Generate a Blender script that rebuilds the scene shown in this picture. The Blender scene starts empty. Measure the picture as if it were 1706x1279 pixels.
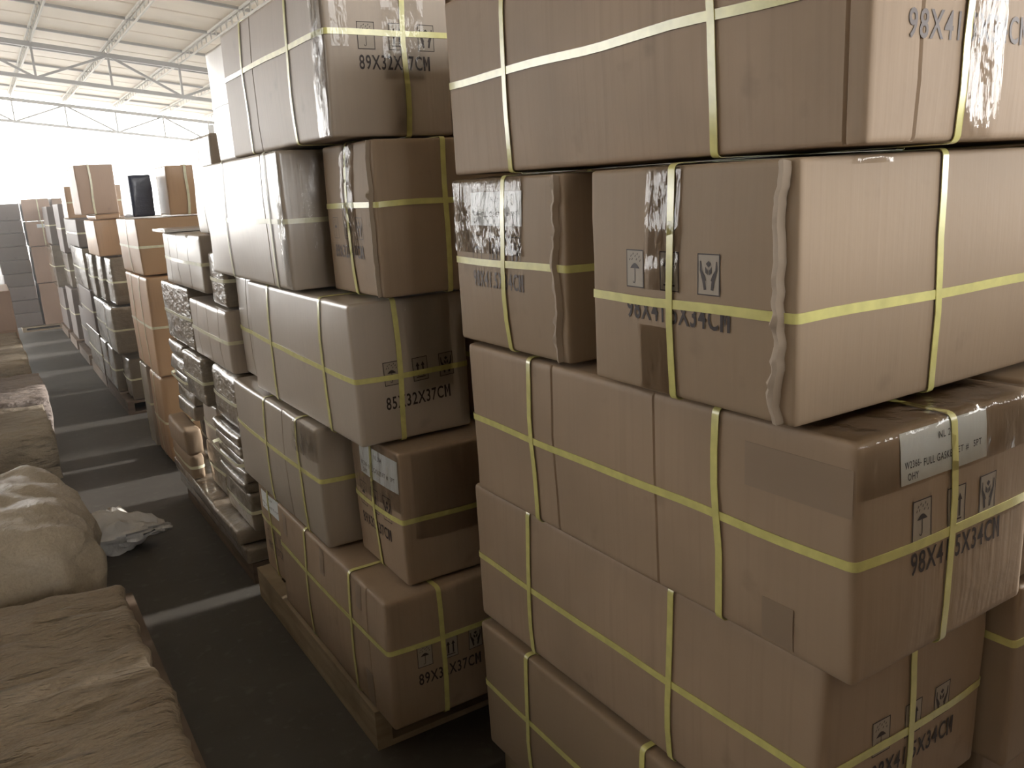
import bpy, math, random
from math import sin, cos, pi, radians, sqrt
from mathutils import Vector, Matrix, noise as mn
D = bpy.data
SC = bpy.context.scene
COL = SC.collection
RND = random.Random(7)

# ------------------------------------------------------------------ camera
F_PX = 1400.0
pitch, roll, yaw = radians(13.41), radians(-3.14), radians(31.57)
fwd = Vector((sin(yaw)*cos(pitch), cos(yaw)*cos(pitch), -sin(pitch)))
rgt = Vector((cos(yaw), -sin(yaw), 0))
up = rgt.cross(fwd)
r2 = rgt*cos(roll) + up*sin(roll)
u2 = -rgt*sin(roll) + up*cos(roll)
cam_d = D.cameras.new('camera'); cam = D.objects.new('camera', cam_d); COL.objects.link(cam)
cam_d.sensor_fit = 'HORIZONTAL'; cam_d.sensor_width = 36.0
cam_d.lens = 36.0*F_PX/1706.0; cam_d.clip_start = 0.05; cam_d.clip_end = 500
M = Matrix((r2, u2, -fwd)).transposed().to_4x4(); M.translation = Vector((0, 0, 1.48))
cam.matrix_world = M
SC.camera = cam

# ------------------------------------------------------------------ world, lights, exposure
SKY = 9.0
W = D.worlds.new('sky'); SC.world = W; W.use_nodes = True
bg = W.node_tree.nodes['Background']; bg.inputs[0].default_value = (1.0, 0.985, 0.96, 1); bg.inputs[1].default_value = SKY
SC.view_settings.view_transform = 'Standard'; SC.view_settings.look = 'None'
SC.view_settings.gamma = 1; SC.view_settings.use_curve_mapping = False
SC.view_settings.exposure = 0.30
SC.cycles.max_bounces = 8; SC.cycles.diffuse_bounces = 5; SC.cycles.transparent_max_bounces = 12
SC.cycles.sample_clamp_indirect = 6.0

sun = D.lights.new('hazy_sun', 'SUN'); sun.energy = 6.0; sun.angle = radians(2.5); sun.color = (1, .95, .88)
so = D.objects.new('hazy_sun', sun); COL.objects.link(so)
so.rotation_euler = Vector((-cos(radians(15)), .02, -sin(radians(15)))).to_track_quat('-Z', 'Y').to_euler()
HAZE = .018
def portal(loc, rot, sx, sy):
    l = D.lights.new('opening_portal', 'AREA'); l.shape = 'RECTANGLE'; l.size = sx; l.size_y = sy; l.energy = 1
    l.cycles.is_portal = True
    o = D.objects.new('opening_portal', l); COL.objects.link(o); o.location = loc; o.rotation_euler = rot
XL, XR, YB, YE = -8.0, 9.5, -8.0, 33.0          # shed walls
portal(((XL+XR)/2, YE+.05, 2.6), (radians(-90), 0, 0), XR-XL, 5.2)
portal((XL-.05, 20.9, 2.75), (0, radians(-90), 0), 3.3, 24.2)
portal((XR+.05, 9, 2.3), (0, radians(90), 0), 2.0, 34)
portal((3.6, YB-.05, 2.85), (radians(90), 0, 0), 7.0, 3.1)

# ------------------------------------------------------------------ materials
def nt(name):
    m = D.materials.new(name); m.use_nodes = True; t = m.node_tree
    return m, t, t.nodes['Principled BSDF']
def N(t, kind, **kw):
    n = t.nodes.new(kind)
    for k, v in kw.items():
        if k[0] == 'i' and k[1:].isdigit(): n.inputs[int(k[1:])].default_value = v
        else: setattr(n, k, v)
    return n
def ramp(t, fac, c0, c1, p0=.3, p1=.7):
    r = N(t, 'ShaderNodeValToRGB'); e = r.color_ramp.elements
    e[0].position = p0; e[1].position = p1; e[0].color = (*c0, 1); e[1].color = (*c1, 1)
    t.links.new(fac, r.inputs[0]); return r.outputs[0]
def tex(t, kind, scale, detail=2, coords='Object', vs=(1, 1, 1), rough=.5):
    c = N(t, 'ShaderNodeTexCoord'); mp = N(t, 'ShaderNodeMapping'); mp.inputs['Scale'].default_value = vs
    t.links.new(c.outputs[coords], mp.inputs[0])
    if kind == 'noise':
        n = N(t, 'ShaderNodeTexNoise'); n.inputs['Scale'].default_value = scale; n.inputs['Detail'].default_value = detail
        n.inputs['Roughness'].default_value = rough
    else:
        n = N(t, 'ShaderNodeTexWave'); n.inputs['Scale'].default_value = scale; n.bands_direction = kind
        n.inputs['Distortion'].default_value = .6; n.inputs['Detail'].default_value = 1
    t.links.new(mp.outputs[0], n.inputs['Vector']); return n.outputs[0] if kind == 'noise' else n.outputs[1]
def bump(t, b, h, s, d):
    n = N(t, 'ShaderNodeBump'); n.inputs['Strength'].default_value = s; n.inputs['Distance'].default_value = d
    t.links.new(h, n.inputs['Height'])
    if b.inputs['Normal'].is_linked:
        t.links.new(b.inputs['Normal'].links[0].from_socket, n.inputs['Normal'])
    t.links.new(n.outputs[0], b.inputs['Normal']); return n
def mixc(t, a, b, f, mode='MIX'):
    n = N(t, 'ShaderNodeMix', data_type='RGBA', blend_type=mode)
    if isinstance(f, (int, float)): n.inputs[0].default_value = f
    else: t.links.new(f, n.inputs[0])
    for s, v in ((6, a), (7, b)):
        if isinstance(v, tuple): n.inputs[s].default_value = (*v, 1)
        else: t.links.new(v, n.inputs[s])
    return n.outputs[2]

def cardboard(name, c, rough=.42, coat=0.0, wrink=0.0, spec=.5):
    m, t, b = nt(name)
    n1 = tex(t, 'noise', 3.5, 3)
    dk = tuple(x*.86 for x in c); lt = tuple(min(1, x*1.1) for x in c)
    col = ramp(t, n1, dk, lt)
    oi = N(t, 'ShaderNodeObjectInfo')
    col = mixc(t, col, tuple(x*.78 for x in c[:2]) + (c[2]*.74,), oi.outputs['Random'])
    streak = tex(t, 'noise', 1.0, 3, vs=(90, 90, 1.6))
    col = mixc(t, col, tuple(x*.8 for x in c), ramp(t, streak, (0, 0, 0), (.5, .5, .5), .5, .8))
    stain = tex(t, 'noise', 9, 4)
    col = mixc(t, col, tuple(x*.55 for x in c), ramp(t, stain, (0, 0, 0), (.45, .45, .45), .66, .78))
    t.links.new(col, b.inputs['Base Color'])
    b.inputs['Roughness'].default_value = rough; b.inputs['Specular IOR Level'].default_value = spec
    bump(t, b, streak, .25, .002)
    bump(t, b, tex(t, 'noise', 14, 3), .25, .004)
    if wrink:
        bump(t, b, tex(t, 'noise', 11, 4, vs=(1, 1, 2.2)), wrink, .02)
    if coat:
        b.inputs['Coat Weight'].default_value = coat; b.inputs['Coat Roughness'].default_value = .12 if wrink else .3
    return m
CB = (.385, .288, .205)
M_CARD = cardboard('kraft_cardboard', CB, rough=.55, spec=.22)
M_GLOSS = cardboard('smooth_kraft_cardboard', (.50, .43, .365), rough=.3, spec=.9, coat=.6)
M_SATIN = cardboard('satin_kraft_cardboard', (.46, .385, .32), rough=.5, spec=.45)
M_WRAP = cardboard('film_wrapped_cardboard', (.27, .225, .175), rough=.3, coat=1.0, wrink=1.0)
M_ORANGE = cardboard('orange_kraft_cardboard', (.55, .35, .20), rough=.33, spec=.95)
M_PINK = cardboard('pale_pink_cardboard', (.52, .37, .28), rough=.5)
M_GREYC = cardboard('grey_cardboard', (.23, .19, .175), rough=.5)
M_BLUE = cardboard('dark_blue_wrap', (.05, .065, .13), rough=.3, coat=.6, wrink=.5)
M_WHITE = cardboard('white_wrap_and_glare', (.75, .75, .76), rough=.3, coat=1, wrink=.6)
M_EDGE = cardboard('torn_cardboard_edge', (.40, .32, .245), rough=.7)

def plain(name, c, rough=.5, spec=.5, bmp=None, c2=None, sc=8):
    m, t, b = nt(name)
    if c2: t.links.new(ramp(t, tex(t, 'noise', sc, 4), c, c2), b.inputs['Base Color'])
    else: b.inputs['Base Color'].default_value = (*c, 1)
    b.inputs['Roughness'].default_value = rough; b.inputs['Specular IOR Level'].default_value = spec
    if bmp: bump(t, b, tex(t, 'noise', bmp[0], 4), bmp[1], bmp[2])
    return m
M_INK = plain('dark_print_ink', (.035, .022, .02), .55)
M_INKG = plain('faded_print_ink', (.11, .085, .08), .5)
M_PAPER = plain('white_label_paper', (.86, .90, .92), .4)
M_BLACK = plain('label_print', (.06, .07, .09), .5)
M_GREYP = plain('printed_icon_ground', (.36, .31, .25), .55)

def strap_mat(name, c):
    m, t, b = nt(name)
    w = tex(t, 'noise', 1, 2, vs=(40, 40, 40))
    t.links.new(ramp(t, w, tuple(x*.82 for x in c), c), b.inputs['Base Color'])
    b.inputs['Roughness'].default_value = .28; b.inputs['Specular IOR Level'].default_value = .8
    b.inputs['Coat Weight'].default_value = .5; b.inputs['Coat Roughness'].default_value = .25
    ch = N(t, 'ShaderNodeTexCoord'); k = N(t, 'ShaderNodeTexChecker'); k.inputs['Scale'].default_value = 420
    t.links.new(ch.outputs['Object'], k.inputs['Vector']); bump(t, b, k.outputs[1], .15, .0006)
    return m
M_STRAP = strap_mat('pale_yellow_strapping', (.72, .69, .25))
M_STRAPW = strap_mat('whitish_yellow_strapping', (.85, .84, .62))

def tape_mat(name, tint, amt=1.0, wr=.6):
    m = D.materials.new(name); m.use_nodes = True; t = m.node_tree
    for n in list(t.nodes):
        if n.type == 'BSDF_PRINCIPLED': t.nodes.remove(n)
    out = [n for n in t.nodes if n.type == 'OUTPUT_MATERIAL'][0]
    tr = N(t, 'ShaderNodeBsdfTransparent'); tr.inputs[0].default_value = (*tint, 1)
    gl = N(t, 'ShaderNodeBsdfGlossy'); gl.inputs['Roughness'].default_value = .09
    fr = N(t, 'ShaderNodeFresnel'); fr.inputs[0].default_value = 1.42
    b = N(t, 'ShaderNodeBump'); b.inputs['Strength'].default_value = wr; b.inputs['Distance'].default_value = .022
    t.links.new(tex(t, 'noise', 22, 4, vs=(1, 1, .35)), b.inputs['Height'])
    t.links.new(b.outputs[0], gl.inputs['Normal']); t.links.new(b.outputs[0], fr.inputs['Normal'])
    mx = N(t, 'ShaderNodeMixShader'); t.links.new(fr.outputs[0], mx.inputs[0])
    t.links.new(tr.outputs[0], mx.inputs[1]); t.links.new(gl.outputs[0], mx.inputs[2])
    t.links.new(mx.outputs[0], out.inputs[0]); return m
M_TAPE = tape_mat('clear_packing_tape', (.99, .985, .975))
M_TAPEB = tape_mat('brown_packing_tape', (.97, .95, .91), wr=.35)
M_TAPEM = plain('matt_brown_tape', (.285, .215, .155), .4)

def wood_mat(name, c, c2):
    m, t, b = nt(name)
    g = tex(t, 'noise', 3, 5, vs=(1, 1, 12)); g2 = tex(t, 'noise', 5, 4)
    col = mixc(t, ramp(t, g, c, c2), tuple(x*.5 for x in c), ramp(t, g2, (0, 0, 0), (.6, .6, .6), .5, .75))
    t.links.new(col, b.inputs['Base Color']); b.inputs['Roughness'].default_value = .75
    bump(t, b, g, .4, .004); return m
M_WOOD = wood_mat('weathered_pallet_wood', (.30, .235, .155), (.46, .37, .25))
M_WOODD = wood_mat('dark_pallet_wood', (.12, .085, .06), (.22, .16, .115))
M_STEEL = plain('painted_roof_steel', (.30, .29, .27), .5)
M_STEELL = plain('pale_purlin_steel', (.52, .50, .45), .5)

def floor_mat():
    m, t, b = nt('dark_worn_concrete')
    n = tex(t, 'noise', 1.4, 6, rough=.6); n2 = tex(t, 'noise', 22, 5)
    col = ramp(t, n, (.068, .062, .055), (.105, .098, .088))
    col = mixc(t, col, (.14, .135, .12), ramp(t, n2, (0, 0, 0), (.5, .5, .5), .58, .72))
    t.links.new(col, b.inputs['Base Color']); b.inputs['Roughness'].default_value = .62
    b.inputs['Specular IOR Level'].default_value = .3
    bump(t, b, n2, .25, .004); return m
M_FLOOR = floor_mat()
M_YARD = plain('pale_concrete_yard', (.50, .48, .44), .8, c2=(.42, .40, .37), sc=.6)
M_WALL = plain('grey_rendered_wall', (.33, .31, .28), .8, c2=(.26, .245, .22), sc=1.5, bmp=(30, .2, .01))
M_ROOF = plain('cream_roof_sheet', (.72, .66, .57), .55, c2=(.62, .56, .48), sc=1.2)
t = M_ROOF.node_tree; b_ = t.nodes['Principled BSDF']; tl = N(t, 'ShaderNodeBsdfTranslucent'); tl.inputs[0].default_value = (.9, .82, .68, 1)
mx = N(t, 'ShaderNodeMixShader'); mx.inputs[0].default_value = .09
t.links.new(b_.outputs[0], mx.inputs[1]); t.links.new(tl.outputs[0], mx.inputs[2]); t.links.new(mx.outputs[0], [n for n in t.nodes if n.type == 'OUTPUT_MATERIAL'][0].inputs[0])

def cloth_mat(name, c, c2, fold=(5, 1, 1), strength=.7, rough=.85, coat=0., dist=.10):
    m, t, b = nt(name)
    n = tex(t, 'noise', 4, 5); fine = tex(t, 'noise', 160, 2)
    fo = tex(t, 'noise', 4.5, 5, vs=fold, rough=.55)
    col = mixc(t, ramp(t, n, c, c2), tuple(x*.75 for x in c), ramp(t, fine, (0, 0, 0), (.3, .3, .3), .45, .7))
    t.links.new(col, b.inputs['Base Color']); b.inputs['Roughness'].default_value = rough
    bump(t, b, fo, strength, dist); bump(t, b, tex(t, 'noise', 11, 4, vs=fold), strength, dist*.4); bump(t, b, fine, .25, .002)
    if coat: b.inputs['Coat Weight'].default_value = coat; b.inputs['Coat Roughness'].default_value = .25
    return m
M_BURLAP = cloth_mat('brown_fuzzy_cloth', (.235, .185, .13), (.33, .265, .19), fold=(1.2, 4.0, 1.2))
M_DRAPE = cloth_mat('crumpled_beige_sheet', (.30, .255, .195), (.43, .375, .295), fold=(1.6, 1, 2), strength=.7, rough=.55, coat=.2, dist=.05)
M_SACK = cloth_mat('greyish_brown_sacking', (.24, .20, .155), (.34, .29, .22), fold=(1, 2, 2.2))
M_SACKP = cloth_mat('purplish_brown_sacking', (.20, .165, .15), (.28, .235, .21), fold=(1, 2, 2.2))
def bag_mat():
    m, t, b = nt('translucent_white_plastic')
    b.inputs['Base Color'].default_value = (.72, .70, .67, 1); b.inputs['Roughness'].default_value = .22
    b.inputs['Transmission Weight'].default_value = .12
    bump(t, b, tex(t, 'noise', 16, 4), .9, .02); return m
M_BAG = bag_mat()

# ------------------------------------------------------------------ basic builders
def empty(name, loc, rz=0):
    o = D.objects.new(name, None); COL.objects.link(o); o.location = loc; o.rotation_euler = (0, 0, rz)
    o.empty_display_size = .1; return o
def tag(o, label=None, cat=None, group=None, kind=None):
    if label: o['label'] = label
    if cat: o['category'] = cat
    if group: o['group'] = group
    if kind: o['kind'] = kind
    return o
def mk(name, V, F, mat, parent=None, smooth=None, loc=None):
    me = D.meshes.new(name); me.from_pydata([tuple(v) for v in V], [], F); me.update()
    me.materials.append(mat)
    if smooth is not None:
        me.shade_smooth(); me.set_sharp_from_angle(angle=radians(smooth))
    o = D.objects.new(name, me); COL.objects.link(o)
    if parent: o.parent = parent
    if loc: o.location = loc
    return o
def boxvf(V, F, a, b):
    i = len(V)
    for z in (a[2], b[2]):
        V += [(a[0], a[1], z), (b[0], a[1], z), (b[0], b[1], z), (a[0], b[1], z)]
    F += [(i, i+3, i+2, i+1), (i+4, i+5, i+6, i+7), (i, i+1, i+5, i+4), (i+1, i+2, i+6, i+5), (i+2, i+3, i+7, i+6), (i+3, i, i+4, i+7)]
def barvf(V, F, p, q, w, h=None):
    p, q = Vector(p), Vector(q); h = h or w
    d = (q-p).normalized(); s = d.cross(Vector((0, 0, 1)))
    s = s.normalized() if s.length > 1e-4 else Vector((1, 0, 0)); n = s.cross(d)
    i = len(V)
    for c in (p, q):
        for a, b in ((-1, -1), (1, -1), (1, 1), (-1, 1)): V.append(tuple(c + s*a*w/2 + n*b*h/2))
    F += [(i+3, i+2, i+1, i), (i+4, i+5, i+6, i+7), (i, i+1, i+5, i+4), (i+1, i+2, i+6, i+5), (i+2, i+3, i+7, i+6), (i+3, i, i+4, i+7)]
def sbox(name, a, b, mat, parent=None):
    V, F = [], []; boxvf(V, F, a, b); return mk(name, V, F, mat, parent)

def outward(B, V, F):
    c = Vector(B.d)/2; out = []
    for f in F:
        a, b, d = V[f[0]], V[f[1]], V[f[2]]; n = (b-a).cross(d-a); m = sum((V[i] for i in f), Vector())/len(f)
        q = m-c; k = max(range(3), key=lambda i: abs(q[i])/B.d[i]); g = Vector((0, 0, 0)); g[k] = q[k]
        out.append(f if n.dot(g) >= 0 else tuple(reversed(f)))
    return out
# ------------------------------------------------------------------ carton engine
class Box:
    """rounded, slightly bulged and dented box in local coordinates; every part is carried by the same warp"""
    def __init__(s, w, l, h, bulge=.008, jit=.004, r=.007, nz=.0025, seed=0):
        s.d = (w, l, h); s.b = bulge; s.r = r; s.nz = nz; s.seed = seed
        R = random.Random(seed)
        s.c = [[R.uniform(-jit, jit) for _ in range(2)] for _ in range(8)]
        s.off = Vector((R.uniform(-50, 50), R.uniform(-50, 50), R.uniform(-50, 50)))
        s.ds = [R.uniform(.6, 1.3) for _ in range(4)]
    def surf(s, p, off=0.0):
        r = min(s.r, min(s.d)*.3)
        inn = [min(max(p[i], r), s.d[i]-r) for i in range(3)]
        n = Vector((p[0]-inn[0], p[1]-inn[1], p[2]-inn[2]))
        if n.length > 1e-7: n.normalize()
        q = Vector(inn) + n*(r+off)
        t = [min(max(q[i]/s.d[i], 0), 1) for i in range(3)]
        S = [1-abs(2*x-1)**2.2 for x in t]
        q.x += s.b*(2*t[0]-1)*S[1]*S[2]*s.ds[0 if t[0] < .5 else 1]
        q.y += s.b*(2*t[1]-1)*S[0]*S[2]*s.ds[2 if t[1] < .5 else 3]
        for k in range(8):
            wt = (t[0] if k & 1 else 1-t[0])*(t[1] if k & 2 else 1-t[1])*(t[2] if k & 4 else 1-t[2])
            q.x += wt*s.c[k][0]; q.y += wt*s.c[k][1]
        if s.nz:
            v = mn.noise_vector(Vector(t)*3.2+s.off)
            q.x += v.x*s.nz; q.y += v.y*s.nz
        return q
def coords(L, n, r, extra=()):
    c = [0, r*.35, r, r*1.7] + [r+(L-2*r)*i/n for i in range(1, n)] + [L-r*1.7, L-r, L-r*.35, L]
    for e in extra: c += [e-.0035, e, e+.0035]
    c = sorted(c); o = [c[0]]
    for x in c[1:]:
        if x-o[-1] > 1e-4: o.append(x)
        elif any(abs(x-e) < 1e-6 for e in extra): o[-1] = x
    return o
def body_mesh(B, name, mat, parent, cl=(), cn=(), res=.06, hz=()):
    w, l, h = B.d; r = min(B.r, min(B.d)*.3)
    X = coords(w, max(2, int(w/res)), r, cn); Y = coords(l, max(2, int(l/res)), r, cl); Z = coords(h, max(2, int(h/res)), r, hz)
    V, F, idx = [], [], {}
    def vid(i, j, k):
        key = (i, j, k)
        if key not in idx:
            p = [X[i], Y[j], Z[k]]
            q = B.surf(p)
            dep = 0
            if i in (0, len(X)-1) and any(abs(Y[j]-e) < 1e-5 for e in cl):
                q.x += .0035 if i == 0 else -.0035
            if j in (0, len(Y)-1) and any(abs(X[i]-e) < 1e-5 for e in cn):
                q.y += .0035 if j == 0 else -.0035
            if any(abs(Z[k]-e) < 1e-5 for e in hz):
                if i == 0: q.x += .004
                if j == 0: q.y += .004
            idx[key] = len(V); V.append(q)
        return idx[key]
    nx, ny, nz = len(X)-1, len(Y)-1, len(Z)-1
    for j in range(ny):
        for k in range(nz):
            F.append((vid(0, j, k), vid(0, j, k+1), vid(0, j+1, k+1), vid(0, j+1, k)))
            F.append((vid(nx, j, k), vid(nx, j+1, k), vid(nx, j+1, k+1), vid(nx, j, k+1)))
    for i in range(nx):
        for k in range(nz):
            F.append((vid(i, 0, k), vid(i+1, 0, k), vid(i+1, 0, k+1), vid(i, 0, k+1)))
            F.append((vid(i, ny, k), vid(i, ny, k+1), vid(i+1, ny, k+1), vid(i+1, ny, k)))
    for i in range(nx):
        for j in range(ny):
            F.append((vid(i, j, 0), vid(i, j+1, 0), vid(i+1, j+1, 0), vid(i+1, j, 0)))
            F.append((vid(i, j, nz), vid(i+1, j, nz), vid(i+1, j+1, nz), vid(i, j+1, nz)))
    return mk(name, V, F, mat, parent, smooth=42)
def ring(B, axis, pos, step=.05, a0=None):
    """closed path round the box in the plane axis=pos, as points on the un-warped surface"""
    a, b = [(1, 2), (0, 2), (0, 1)][axis]; A, C = B.d[a], B.d[b]; r = B.r
    def seg(L):
        n = max(2, int(L/step)); return [r*.15, r*.5, r] + [r+(L-2*r)*i/n for i in range(1, n)] + [L-r, L-r*.5, L-r*.15]
    pts = [(x, 0) for x in seg(A)] + [(A, y) for y in seg(C)] + [(A-x, C) for x in seg(A)] + [(0, C-y) for y in seg(C)]
    out = []
    for x, y in pts:
        p = [0, 0, 0]; p[a] = x; p[b] = y; p[axis] = pos(p) if callable(pos) else pos; out.append(p)
    return out
def ribbon(B, path, axis, width, mat, parent, name='strap', off=.0012, th=.0012, closed=True, across=1, wr=0, seed=0):
    V, F = [], []; m = across+1
    sheet = th == 0
    for p in path:
        for side in ((1,) if sheet else (0, 1)):
            for k in range(m):
                q = list(p); q[axis] = min(max(q[axis] + width*(k/across-.5), 0), B.d[axis])
                o = off + (th if side else 0)
                if wr: o += wr*(mn.noise(Vector(q)*26+Vector((seed, 0, 0)))+.5)
                V.append(B.surf(q, o))
    n = len(path); st = 2*m
    if sheet:
        F = [(i*m+k, i*m+k+1, (i+1)*m+k+1, (i+1)*m+k) for i in range(n-1) for k in range(m-1)]
        return mk(name, V, outward(B, V, F), mat, parent, smooth=50)
    for i in range(n if closed else n-1):
        a, b = i*st, ((i+1) % n)*st
        for k in range(m-1):
            F.append((a+m+k, a+m+k+1, b+m+k+1, b+m+k))
            F.append((a+k, b+k, b+k+1, a+k+1))
        F.append((a, a+m, b+m, b)); F.append((a+m-1, b+m-1, b+2*m-1, a+2*m-1))
    if not closed:
        e = (n-1)*st
        F.append(tuple(list(range(0, m)) + list(range(2*m-1, m-1, -1))))
        F.append(tuple(e+x for x in list(range(m-1, -1, -1)) + list(range(m, 2*m))))
    return mk(name, V, F, mat, parent, smooth=50)
def fpoint(B, face, u, v):
    w, l, h = B.d
    if face == 'L': return (0, l-u, v)
    if face == 'N': return (u, 0, v)
def patch(B, face, u0, v0, u1, v1, mat, parent, name, off=.0008, th=.0004, nu=8, nv=8, wr=0, seed=0):
    if mat in (M_TAPE, M_TAPEB): th = 0
    V, F = [], []
    sheet = th == 0
    for side in ((1,) if sheet else (0, 1)):
        for j in range(nv+1):
            for i in range(nu+1):
                u = u0+(u1-u0)*i/nu; v = v0+(v1-v0)*j/nv
                o = off + (th if side else 0)
                if wr: o += wr*(mn.noise(Vector((u, v, seed))*30)+.6)
                V.append(B.surf(fpoint(B, face, u, v), o))
    if sheet:
        F = [(j*(nu+1)+i, j*(nu+1)+i+1, (j+1)*(nu+1)+i+1, (j+1)*(nu+1)+i) for j in range(nv) for i in range(nu)]
        return mk(name, V, outward(B, V, F), mat, parent, smooth=40)
    K = (nu+1)*(nv+1); g = lambda s, i, j: s*K+j*(nu+1)+i
    for j in range(nv):
        for i in range(nu):
            F.append((g(1, i, j), g(1, i+1, j), g(1, i+1, j+1), g(1, i, j+1)))
            F.append((g(0, i, j), g(0, i, j+1), g(0, i+1, j+1), g(0, i+1, j)))
    for i in range(nu):
        F.append((g(0, i, 0), g(0, i+1, 0), g(1, i+1, 0), g(1, i, 0))); F.append((g(0, i, nv), g(1, i, nv), g(1, i+1, nv), g(0, i+1, nv)))
    for j in range(nv):
        F.append((g(0, 0, j), g(1, 0, j), g(1, 0, j+1), g(0, 0, j+1))); F.append((g(0, nu, j), g(0, nu, j+1), g(1, nu, j+1), g(1, nu, j)))
    return mk(name, V, F, mat, parent, smooth=40)

# --- print: flat 2D polygons laid on a face
TXT = {}
def text2d(s, height, width, bold=.008):
    """triangulated outline of a word, scaled to a given height and width; lower-left corner at 0,0"""
    if s not in TXT:
        c = D.curves.new('t', 'FONT'); c.body = s; c.size = 1; c.resolution_u = 3; c.offset = bold; c.space_character = 1.15
        o = D.objects.new('t', c)
        me = D.meshes.new_from_object(o)
        TXT[s] = ([(v.co.x, v.co.y) for v in me.vertices], [tuple(p.vertices) for p in me.polygons])
        D.meshes.remove(me); D.objects.remove(o); D.curves.remove(c)
    P, F = TXT[s]
    x0, x1 = min(p[0] for p in P), max(p[0] for p in P); y0, y1 = min(p[1] for p in P), max(p[1] for p in P)
    return [((p[0]-x0)/(x1-x0)*width, (p[1]-y0)/(y1-y0)*height) for p in P], F
def lay(B, face, u, v, shapes, mat, parent, name, off=.0009, rot=0):
    V, F = [], []
    for P, Fs in shapes:
        i = len(V)
        V += [B.surf(fpoint(B, face, u+x*cos(rot)-y*sin(rot), v+y*cos(rot)+x*sin(rot)), off) for x, y in P]
        F += [tuple(i+k for k in f) for f in Fs]
    return mk(name, V, F, mat, parent)
def rect(x0, y0, x1, y1): return ([(x0, y0), (x1, y0), (x1, y1), (x0, y1)], [(0, 1, 2, 3)])
def poly(P): return (P, [tuple(range(len(P)))])
def stroke(P, w):
    L = []; Rr = []
    for i, p in enumerate(P):
        a = P[max(i-1, 0)]; b = P[min(i+1, len(P)-1)]
        dx, dy = b[0]-a[0], b[1]-a[1]; n = math.hypot(dx, dy) or 1
        ww = w[i] if isinstance(w, (list, tuple)) else w
        L.append((p[0]-dy/n*ww/2, p[1]+dx/n*ww/2)); Rr.append((p[0]+dy/n*ww/2, p[1]-dx/n*ww/2))
    n = len(P); return (Rr+L, [(i, i+1, n+i+1, n+i) for i in range(n-1)])
def frame2(w, h, t): return [rect(0, 0, w, t), rect(0, h-t, w, h), rect(0, t, t, h-t), rect(w-t, t, w, h-t)]
def sh(shapes, dx, dy, k=1.0): return [([(x*k+dx, y*k+dy) for x, y in P], F) for P, F in shapes]
def icon_umbrella():      # unit cell 4 x 5.6
    S = frame2(4, 5.6, .16)
    dome = [(.9+2.2*i/10, 2.85+.75*sin(pi*i/10)) for i in range(11)]
    S.append(poly(list(reversed(dome)))); S.append(stroke([(2, 2.85), (2, .95), (1.85, .7), (1.6, .72), (1.55, .95)], .14))
    for x, y in ((1.1, 4.6), (1.6, 4.9), (2.1, 4.6), (2.6, 4.9), (3.0, 4.5), (1.35, 4.1), (2.4, 4.1), (.8, 4.05), (3.2, 3.95)):
        S.append(stroke([(x+.1, y+.22), (x-.08, y-.08)], .13))
    return S
def icon_up():
    S = frame2(4, 5.6, .16)
    for x in (1.3, 2.7):
        S.append(rect(x-.2, 1.2, x+.2, 3.5)); S.append(poly([(x-.5, 3.5), (x+.5, 3.5), (x, 4.5)]))
    S.append(rect(.8, .75, 3.2, .98)); return S
def icon_hands():
    S = frame2(4, 5.6, .16)
    for s in (1, -1):
        f = lambda x: 2+s*x
        P = [(f(1.45), 4.6), (f(1.4), 3.4), (f(.85), 2.0), (f(.62), .75)]
        S.append(stroke(P if s > 0 else list(reversed(P)), [.2, .34, .5, .42] if s > 0 else [.42, .5, .34, .2]))
        P = [(f(1.25), 3.3), (f(.75), 2.6), (f(.5), 2.0)]
        S.append(stroke(P if s > 0 else list(reversed(P)), .2))
        q = [(f(.1), 3.35), (f(.1), 2.75), (f(.55), 3.05), (f(.6), 3.9)]; S.append(poly(q if s > 0 else list(reversed(q))))
    S.append(poly([(2, 3.75), (2.45, 4.25), (2, 4.65), (1.55, 4.25)])); return S
def marks(B, face, u, v, text, parent, k=.0105, wtxt=.215, htxt=.033, gap=.078, dv=.048, mat=None, rot=0, ground=True):
    """handling icons in a row with the size line underneath; u, v = lower left of the size line"""
    mat = mat or M_INK
    for i, (ic, nm) in enumerate(((icon_umbrella, 'keep_dry_icon'), (icon_up, 'this_way_up_icon'), (icon_hands, 'fragile_icon'))):
        uu = u + i*gap
        if ground: lay(B, face, uu, v+dv, [rect(0, 0, 4*k, 5.6*k)], M_GREYP, parent, 'icon_ground', off=.0006, rot=rot)
        lay(B, face, uu, v+dv, sh(ic(), 0, 0, k), mat, parent, nm, rot=rot)
    n = len(text); wm = wtxt/n*.95; st = .0048*htxt/.033
    P, Fm = text2d(text[:-1], htxt, wtxt-wm*1.2, .014); x0 = wtxt-wm
    M_ = [rect(x0, 0, x0+st, htxt), rect(x0+wm-st, 0, x0+wm, htxt),
          poly([(x0+st, htxt), (x0+st, htxt*.72), (x0+wm/2, htxt*.22), (x0+wm/2, htxt*.52)]),
          poly([(x0+wm-st, htxt), (x0+wm/2, htxt*.52), (x0+wm/2, htxt*.22), (x0+wm-st, htxt*.72)])]
    lay(B, face, u, v, [(P, Fm)]+M_, mat, parent, 'printed_size', rot=rot)
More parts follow.
